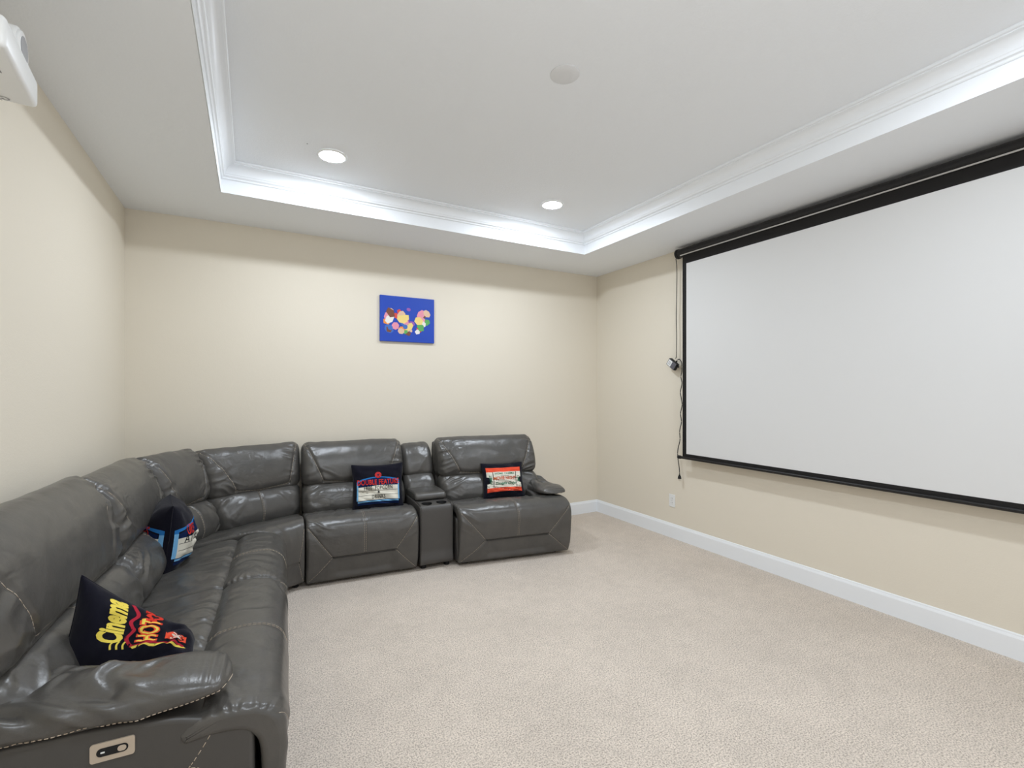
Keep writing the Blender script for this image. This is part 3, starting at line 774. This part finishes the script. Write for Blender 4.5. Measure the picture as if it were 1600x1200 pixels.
# curved corner wedge: x runs 0..2 across three boundary lines
P0 = lambda y: (0.150 - 1.0 * y, 3.525 + 0.05 * y)
P1 = lambda y: (0.235 - 0.80 * y, 3.590 + 0.53 * y)
P2 = lambda y: (0.335 + 0.02 * y, 3.645 + 0.86 * y)
def wedge():
    root = empty('corner_sofa_seat', (0.24, 3.57, 0)); tag(root, 'grey leather curved corner wedge seat with two backrests where the walls meet', 'sofa', 'modules of the grey leather sectional')
    org = np.array([0.24, 3.57, 0])
    def quad(P):
        t = P[..., 0]; y = P[..., 1]
        a, b, c = (np.stack(f(y), -1) for f in (P0, P1, P2))
        l0 = ((t - 1) * (t - 2) / 2)[..., None]; l1 = (-t * (t - 2))[..., None]; l2 = (t * (t - 1) / 2)[..., None]
        q = l0 * a + l1 * b + l2 * c
        return np.concatenate([q, P[..., 2:3]], -1) - org
    def lin(A, B, W):
        def f(P):
            t = (P[..., 0] / W)[..., None]; y = P[..., 1]
            q = np.stack(A(y), -1) * (1 - t) + np.stack(B(y), -1) * t
            return np.concatenate([q, P[..., 2:3]], -1) - org
        return f
    # seat: width coordinate 0..2 scaled to metres for the seams
    K = 0.35
    def qs(P):
        Q = P.copy(); Q[..., 0] = P[..., 0] / K; return quad(Q)
    prof = [(0.045, 0.045), (0.012, 0.12), (0.000, 0.25), (-0.006, 0.36), (0.02, 0.445), (0.08, 0.487), (0.18, 0.49), (0.30, 0.472), (0.42, 0.450), (0.54, 0.436), (0.62, 0.42), (0.64, 0.36), (0.60, 0.30), (0.30, 0.30), (0.12, 0.25), (0.09, 0.045)]
    c = Cushion(prof, 0.004, 2 * K - 0.004, 0.02, qs)
    W = 2 * K; sL, sR = W * 0.18, W * 0.82; ss_ = c.S_(1.62)
    c.terms.append(lambda x, s: -0.012 * sstep(-0.04, 0.03, x - sL) * sstep(-0.04, 0.03, sR - x) * (1 - sstep(ss_ - 0.012, ss_ - 0.003, s)) * sstep(0.02, 0.05, s))
    c.groove([(sL, 1.62), (sR, 1.62)], 0.008, 0.007)
    lines = [[(0.02, 3.8), (sL, 1.62)], [(W - 0.02, 3.8), (sR, 1.62)], [(sL, 1.62), (0.03, 0.2)], [(sR, 1.62), (W - 0.03, 0.2)]]
    for g in lines: c.groove(g, 0.0045, 0.006)
    c.pleats(-1, 3.8, 7.5, 0.006, 0.022, 0.05, 3)
    c.folds(W / 2, 8, W * 0.5, 0.2, R(70), 14, 0.006, 71, 1.0); c.rough(0.004, 8, 72)
    o = c.build('seat_cushion', M['leather'], root, 120, 280); c.stitch(lines, o, dash=0.02)
    c = Cushion([(0.10, 0.03), (0.10, 0.28), (0.6, 0.30), (0.66, 0.28), (0.66, 0.03)], 0.02, 2 * K - 0.02, 0.01, qs); c.build('base_frame', M['leather_flat'], root, 30, 60)
    W1 = 0.74
    bo = 0.04
    y = 0.6; 
    make_back(root, 0.0, W1, bo, 1.01, 60, lin(P0, P1, W1)); make_back(root, 0.0, W1, bo, 0.99, 70, lin(P1, P2, W1), diag=(0.26, 0.14))
    def wp(t, y_):
        q = quad(np.array([t, y_, 0.0])); return (q[0], q[1])
    feet(root, [wp(0.25, 0.13), wp(1.75, 0.13), wp(0.2, 0.6), wp(1.8, 0.6)])
wedge()

def console():
    W = 0.272
    root = empty('console', (1.160, 3.590, 0), R(-3.5)); tag(root, 'grey leather console with two cup holders, between two recliner seats', 'console', 'modules of the grey leather sectional')
    c = Cushion([(0.010, 0.035), (0.002, 0.15), (0.0, 0.35), (0.002, 0.465), (0.012, 0.492), (0.04, 0.502), (0.12, 0.508), (0.30, 0.515), (0.60, 0.515), (0.62, 0.48), (0.62, 0.10), (0.61, 0.035)], 0, W, 0.010)
    body = c.build('console_body', M['leather_flat'], root, 24, 130)
    # cut the cup holder wells
    cups = [(0.075, 0.072), (0.197, 0.072)]
    mods = []
    for (x, y) in cups:
        k = done('cutter', cyl_bm((x, y, 0.43), (0, 0, 1), 0.041, 0.2, 40), None); k.parent = root
        m = body.modifiers.new('b', 'BOOLEAN'); m.operation = 'DIFFERENCE'; m.object = k; m.solver = 'EXACT'; mods.append(k)
    dg = bpy.context.evaluated_depsgraph_get(); dg.update()
    me = bpy.data.meshes.new_from_object(body.evaluated_get(dg)); body.modifiers.clear(); body.data = me
    for k in mods: bpy.data.objects.remove(k)
    auto_smooth(body, 50)
    for (x, y) in cups:
        bm, rr = ring_bm(x, y, 0.506, [(0.0425, 0.0012), (0.0418, 0.0018), (0.0405, 0.001), (0.040, -0.002), (0.037, -0.066)]); bm.faces.new(rr[-1])
        bmesh.ops.recalc_face_normals(bm, faces=bm.faces); done('cup_holder', bm, M['black'], root, True)
    # welt along the front edges
    sp = []
    for x in (0.010, W - 0.010): sp.append(catmull([(x, 0.004, 0.04), (x, -0.001, 0.2), (x, -0.002, 0.44), (x, 0.008, 0.497), (x, 0.05, 0.508), (x, 0.13, 0.514)], 10))
    for q in sp: tube('welt', [q], 0.003, M['leather'], body, 6)
    c = Cushion([(0.150, 0.516), (0.142, 0.535), (0.150, 0.560), (0.18, 0.572), (0.30, 0.578), (0.46, 0.576), (0.50, 0.56), (0.50, 0.52), (0.32, 0.512)], 0.006, W - 0.006, 0.018)
    c.rough(0.003, 9, 5); c.build('armrest_lid', M['leather'], root, 30, 90)
    bo = -0.10; lum, head, sh = back_profiles(bo, 0.94)
    c = Cushion(sh, 0.012, W - 0.02, 0.015); c.build('back_shell', M['leather_flat'], root, 10, 60)
    lum = [(y, z + 0.03) for y, z in lum]
    c = Cushion(lum, 0.0, W - 0.006, 0.045); c.puff(0.3, 4.8, 0.010); c.folds(W * 0.8, 2, 0.12, 0.1, 0.8, 18, 0.008, 91); c.rough(0.008, 9, 92); c.build('lumbar_cushion', M['leather'], root, 36, 90)
    head = [(y, max(z, 0.66)) for y, z in head]
    c = Cushion(head, 0.0, W - 0.006, 0.05); c.puff(1, 7, 0.010); c.folds(W * 0.4, 3, 0.2, 0.14, 0.9, 14, 0.010, 95); c.rough(0.008, 9, 96); c.build('headrest', M['leather'], root, 36, 100)
    feet(root, [(0.04, 0.05), (W - 0.04, 0.05), (0.04, 0.57), (W - 0.04, 0.57)])
    do_shear(root, 0.05)
console()

# ------------------------------------------------------------------ throw pillows
class Pillow:
    """square pillow in local x (width), z (height), front is -y"""
    def __init__(s, name, label, a, b, t, M4, seed=0, slump=0.0, curl=0.0, pin=0.075, corners=None, pw=2.4):
        s.a, s.b, s.t, s.seed, s.slump, s.curl = a, b, t, seed, slump, curl; s.pin, s.cor, s.pw = pin, corners, pw
        s.flip = False
        s.root = empty(name, (0, 0, 0)); s.root.matrix_world = M4; tag(s.root, label, 'pillow', 'movie themed throw pillows')
        n = 72
        u = np.sin(np.linspace(-math.pi / 2, math.pi / 2, n)); U, V = np.meshgrid(u, u, indexing='ij')
        Pf = s.uv(U, V, 1).reshape(-1, 3); Pb = s.uv(U, V, -1).reshape(-1, 3)
        idx = np.arange(n * n).reshape(n, n)
        q = np.stack([idx[:-1, :-1], idx[1:, :-1], idx[1:, 1:], idx[:-1, 1:]], -1).reshape(-1, 4)
        F = q.tolist() + (q[:, ::-1] + n * n).tolist()
        me = bpy.data.meshes.new('cover'); me.from_pydata(np.vstack([Pf, Pb]).tolist(), [], F); me.update()
        bm = bmesh.new(); bm.from_mesh(me); bmesh.ops.remove_doubles(bm, verts=bm.verts, dist=0.0004); bmesh.ops.recalc_face_normals(bm, faces=bm.faces); bm.to_mesh(me); bm.free()
        s.cover = link('cover', me, M['navy'], s.root, True)
        k = np.linspace(-1, 1, 50); o = np.ones(50)
        ring = np.vstack([s.uv(k, -o, 1), s.uv(o, k, 1)[1:], s.uv(k[::-1], o, 1)[1:], s.uv(-o, k[::-1], 1)[1:]])
        tube('seam_piping', [ring], 0.0025, M['navy'], s.root, 5)
    def uv(s, U, V, side, lift=0.0):
        U = np.asarray(U, float); V = np.asarray(V, float)
        ex = (1 - np.abs(U) ** s.pw); ez = (1 - np.abs(V) ** s.pw)
        h = s.t * np.maximum(ex, 0) ** 0.55 * np.maximum(ez, 0) ** 0.55
        edge = np.minimum(1 - np.abs(U), 1 - np.abs(V))
        wr = (vn(U * 3.2 + side * 7, V * 3.2, s.seed) - 0.5) * 0.024 * sstep(0, 0.25, edge)
        wr = wr + (np.abs(2 * vn(U * 2.2 + V * 2, V * 7 + U * 1.5, s.seed + 5) - 1) - 0.5) * 0.012 * sstep(0.02, 0.3, edge) * (0.4 + 0.6 * (V < 0.1))
        pu = U * (1 - s.pin * (1 - V ** 2)); pv = V * (1 - s.pin * (1 - U ** 2)); x = s.a * pu; z = s.b * pv
        z = z - s.slump * (V > 0) * V * (1 - 0.4 * U)
        if s.cor is not None:       # twisted by its four corners: (-,-) (+,-) (-,+) (+,+)
            c = [np.array(q, float) - np.array(s.cor).mean(0) for q in s.cor]
            a_, b_ = ((1 + pu) / 2)[..., None], ((1 + pv) / 2)[..., None]
            P = (1 - a_) * (1 - b_) * c[0] + a_ * (1 - b_) * c[1] + (1 - a_) * b_ * c[2] + a_ * b_ * c[3]
            du = (1 - b_) * (c[1] - c[0]) + b_ * (c[3] - c[2]); dv = (1 - a_) * (c[2] - c[0]) + a_ * (c[3] - c[1])
            n = np.cross(du, dv); n /= np.linalg.norm(n, axis=-1)[..., None]
            if s.flip: n = -n
            return P + n * (side * (h + wr + lift))[..., None]
        y = -side * (h + wr + lift)
        y = y + s.curl * (U ** 2 * 0.6 + V ** 2)      # curved by what it leans on
        return np.stack([x, y, z], -1)
    def print_fn(s, side=1):
        def f(x, z, l): return s.uv(np.clip(x, -0.985, 0.985) * (1 if side > 0 else -1), np.clip(z, -0.97, 0.97), side, l)
        return f
    def put(s, name, me, mat, at=(0, 0), rot=0.0, lift=0.001, side=1):
        return decal(name, me, M[mat], s.cover, s.print_fn(side), at, rot, lift, 0.035)
def frame(loc, xdir, lean):
    """local x along xdir (plan), z up leaned back by lean, front = -y"""
    xd = Vector((math.cos(xdir), math.sin(xdir), 0)); up = Vector((0, 0, 1)); yd = up.cross(xd)
    z2 = up * math.cos(lean) + yd * math.sin(lean); y2 = z2.cross(xd)
    m = Matrix((xd, y2, z2)).transposed().to_4x4(); m.translation = Vector(loc); return m

# "DOUBLE FEATURE" pillow on the middle recliner
def marquee(p, side, head, l1, l2, l3, medallion=True, hw=0.70, hx=0.0, lx=0.0, K=1.0, l1w=0.62, ls=0.23, hs=0.30):
    put = p.put
    put('print', fill_mesh([[(-0.84 * K, -0.55), (0.84 * K, -0.55), (0.84 * K, 0.18), (0.5, 0.40), (0, 0.47), (-0.5, 0.40), (-0.84 * K, 0.18)]]), 'p_deep', lift=0.0008, side=side)
    put('print_arch', fill_mesh([stripe([(-0.84 * K, 0.16), (-0.80 * K, 0.30), (-0.45, 0.42), (0, 0.48), (0.45, 0.42), (0.80 * K, 0.30), (0.84 * K, 0.16)], [0.05, 0.08, 0.05, 0.03, 0.05, 0.09, 0.05])]), 'p_blue', lift=0.0020, side=side)
    put('print_board', fill_mesh([[(-0.82 * K, -0.48), (0.82 * K, -0.48), (0.82 * K, 0.10), (0.0, 0.12), (-0.82 * K, 0.06)]]), 'p_white', lift=0.0022, side=side)
    for x in (-0.84 * K, 0.84 * K): put('print_edge', fill_mesh([rect(x - 0.03, x + 0.03, -0.48, 0.2)]), 'p_sky', lift=0.0028, side=side)
    for z in (-0.09, -0.28): put('print_rail', fill_mesh([rect(-0.80 * K, 0.80 * K, z - 0.006, z + 0.006)]), 'p_ink', lift=0.0032, side=side)
    put('print_rail', fill_mesh([rect(-0.82 * K, 0.82 * K, -0.56, -0.50)]), 'p_sky', lift=0.0028, side=side)
    put('print_rail', fill_mesh([rect(-0.82 * K, 0.82 * K, -0.66, -0.58)]), 'p_deep', lift=0.0022, side=side)
    put('print_lettering', text_mesh(head, hs, 0.006, 0, hw * 0.94, spacing=1.08), 'p_red', (hx, 0.25), 0, 0.0040, side)
    if l1: put('print_lettering', text_mesh(l1, ls, 0.0015, 0, l1w, spacing=1.15), 'p_ink', (lx, 0.01), 0, 0.0042, side)
    if l2: put('print_lettering', text_mesh(l2, 0.14, 0.004), 'p_ink', (0, -0.17), 0, 0.0042, side)
    if l3: put('print_lettering', text_mesh(l3, 0.23, 0.0015, 0, 0.62, spacing=1.15), 'p_ink', (lx, -0.36), 0, 0.0042, side)
    if medallion:
        put('print_medallion', fill_mesh([ell(0, 0.57, 0.13, 0.13)]), 'p_red', lift=0.0030, side=side)
        put('print_medallion_ring', fill_mesh([ell(0, 0.57, 0.10, 0.10), ell(0, 0.57, 0.085, 0.085)[::-1]]), 'p_deep', lift=0.0038, side=side)
        put('print_star', fill_mesh([[(0.07 * (1 if k % 2 == 0 else 0.45) * math.sin(k * math.pi / 5), 0.57 + 0.07 * (1 if k % 2 == 0 else 0.45) * math.cos(k * math.pi / 5)) for k in range(10)]]), 'p_deep', lift=0.0038, side=side)
E1 = Pillow('throw_pillow', 'black throw pillow printed DOUBLE FEATURE, leaning on the recliner left of the console', 0.205, 0.200, 0.062, frame((0.905, 3.905, 0.615), R(-8), R(14)), 3, 0.0, 0.0)
marquee(E1, 1, 'DOUBLE FEATURE', 'FREE  POPCORN', '&', 'DRINKS')
# "MOVIE NIGHT" ticket pillow on the right recliner
F1 = Pillow('throw_pillow', 'black throw pillow with a red and cream MOVIE NIGHT ticket, on the far right recliner', 0.195, 0.165, 0.065, frame((1.985, 3.760, 0.600), R(-12), R(20)), 13, 0.0, 0.0)
def ticket(p):
    put = p.put
    n1 = [(-0.86 + 0.20 * math.sin(t), 0.0 + 0.20 * math.cos(t)) for t in np.linspace(0, math.pi, 10)]
    n2 = [(0.86 - 0.16 * math.sin(t), -0.0 - 0.16 * math.cos(t)) for t in np.linspace(0, math.pi, 10)]
    put('print_ticket', fill_mesh([[(-0.86, 0.66)] + n1 + [(-0.86, -0.60), (0.86, -0.60)] + n2 + [(0.86, 0.66)]]), 'p_white', lift=0.0010)
    put('print_band', fill_mesh([rect(-0.86, 0.86, 0.47, 0.72)]), 'p_orange', lift=0.0016); put('print_band', fill_mesh([rect(-0.86, 0.86, -0.64, -0.42)]), 'p_orange', lift=0.0016)
    for x in (-0.56, 0.60): put('print_line', fill_mesh([rect(x - 0.015, x + 0.015, -0.40, 0.46)]), 'p_ink', lift=0.0018)
    put('print_lettering', text_mesh('HOME CINEMA', 0.155, 0.003, 0, 0.95), 'p_green', (0.02, 0.36), 0, 0.0020)
    put('print_line', fill_mesh([rect(-0.20, 0.24, 0.235, 0.255)]), 'p_ink', lift=0.0020)
    put('print_lettering', text_mesh('MOVIE NIGHT', 0.26, 0.010, 0, 0.70), 'p_red', (0.0205, 0.085), 0, 0.0019)
    put('print_lettering', text_mesh('MOVIE NIGHT', 0.26, 0.002, 0, 0.70), 'p_brown', (0.02, 0.09), 0, 0.0022)
    put('print_lettering', text_mesh('Tonight Only!', 0.20, 0.006, 0.45, 0.95), 'p_green', (0.02, -0.20), 0, 0.0020)
    for sx, tx in ((-0.68, 'ADMIT'), (0.72, 'ONE')): put('print_lettering', text_mesh(tx, 0.17, 0.004), 'p_green', (sx, 0.05 if sx > 0 else 0.04), R(90) if sx < 0 else R(-90), 0.0020)
ticket(F1)
# pillow standing edge-on in the corner between two seats: both printed faces and the dark side seam show
G1 = Pillow('throw_pillow', 'black blue and white AT THE pillow seen edge on, wedged against the curved corner backrest', 0.185, 0.195, 0.135, frame((-0.42, 3.30, 0.600), R(99), R(-6)), 23, 0.0, 0.0, pin=0.02, pw=2.2)
marquee(G1, 1, 'URES', 'AT THE', '', '', False, 0.45, -0.58, -0.52, 1.16, 0.50, 0.34, 0.40)
marquee(G1, -1, 'RES', '', '', '8', False, 0.50, 0.62, 0.50, 1.16, ls=0.3, hs=0.40)
# "CINEMA" pillow on the near seat: stands on its side edge, twisted between backrest, armrest and seat
HC = [(-0.17, 1.945, 0.475), (-0.185, 2.10, 0.50), (-0.535, 1.96, 0.50), (-0.50, 2.09, 0.80)]
H1 = Pillow('throw_pillow', 'black throw pillow with yellow Cinema script and red lettering, on the seat nearest the camera', 0.215, 0.205, 0.075, Matrix.Translation(Vector(np.array(HC).mean(0))), 33, pin=0.04, corners=HC)
def cinema(p):
    base = p.print_fn(1)
    def put(name, me, mat, at=(0, 0), rot=0.0, lift=0.001):
        return decal(name, me, M[mat], p.cover, lambda x, z, l: base(0.74 * np.asarray(x) + 0.24, z, l), at, rot, lift, 0.035)
    for k in range(3): p.put('print_stripe', fill_mesh([rect(-0.62 + 0.13 * k, -0.57 + 0.13 * k, 0.62, 0.86)]), 'p_yellow', lift=0.0014, side=-1)
    put('print_lettering', text_mesh('Cinema', 0.50, 0.022, 0.35, 0.92), 'p_yellow', (0.02, 0.42), R(3), 0.0016)
    for k in range(3): put('print_stripe', fill_mesh([stripe([(-0.86, 0.34 - 0.09 * k), (-0.72, 0.36 - 0.09 * k), (-0.60, 0.34 - 0.09 * k)], 0.03)]), 'p_yellow', lift=0.0014)
    put('print_border', fill_mesh([stripe([(-0.80, 0.04), (-0.5, 0.16), (-0.2, 0.10), (0.1, 0.18), (0.4, 0.10), (0.8, 0.20)], 0.06)]), 'p_crimson', lift=0.0014)
    put('print_ribbon', fill_mesh([stripe([(-0.84, 0.04), (-0.78, -0.12), (-0.86, -0.28), (-0.78, -0.45), (-0.84, -0.64), (-0.78, -0.80)], [0.10, 0.05, 0.10, 0.04, 0.10, 0.12])]), 'p_yellow', lift=0.0014)
    put('print_ribbon', fill_mesh([stripe([(-0.76, 0.04), (-0.72, -0.20), (-0.78, -0.40), (-0.72, -0.60), (-0.74, -0.78)], [0.03, 0.09, 0.03, 0.09, 0.08])]), 'p_crimson', lift=0.0017)
    put('print_lettering', text_mesh('HOT', 0.40, 0.03, 0.1, 1.1), 'p_orange', (-0.20, -0.14), R(2), 0.0018)
    put('print_lettering', text_mesh('HOT', 0.40, 0.004, 0.1, 1.1), 'p_yellow', (-0.20, -0.14), R(2), 0.0022)
    put('print_lettering', text_mesh('POP', 0.34, 0.02, 0.1, 1.1), 'p_red', (0.45, -0.16), R(2), 0.0018)
    put('print_bucket', fill_mesh([[(-0.62, -0.42), (-0.20, -0.40), (-0.24, -0.78), (-0.56, -0.80)]]), 'p_orange', lift=0.0018)
    put('print_bucket_stripe', fill_mesh([stripe([(-0.56, -0.50), (-0.48, -0.66), (-0.40, -0.52), (-0.32, -0.68), (-0.26, -0.52)], 0.05)]), 'p_white', lift=0.0023)
    put('print_bucket_outline', fill_mesh([stripe([(-0.60, -0.60), (-0.42, -0.74), (-0.24, -0.60)], 0.03)]), 'p_ink', lift=0.0026)
cinema(H1)
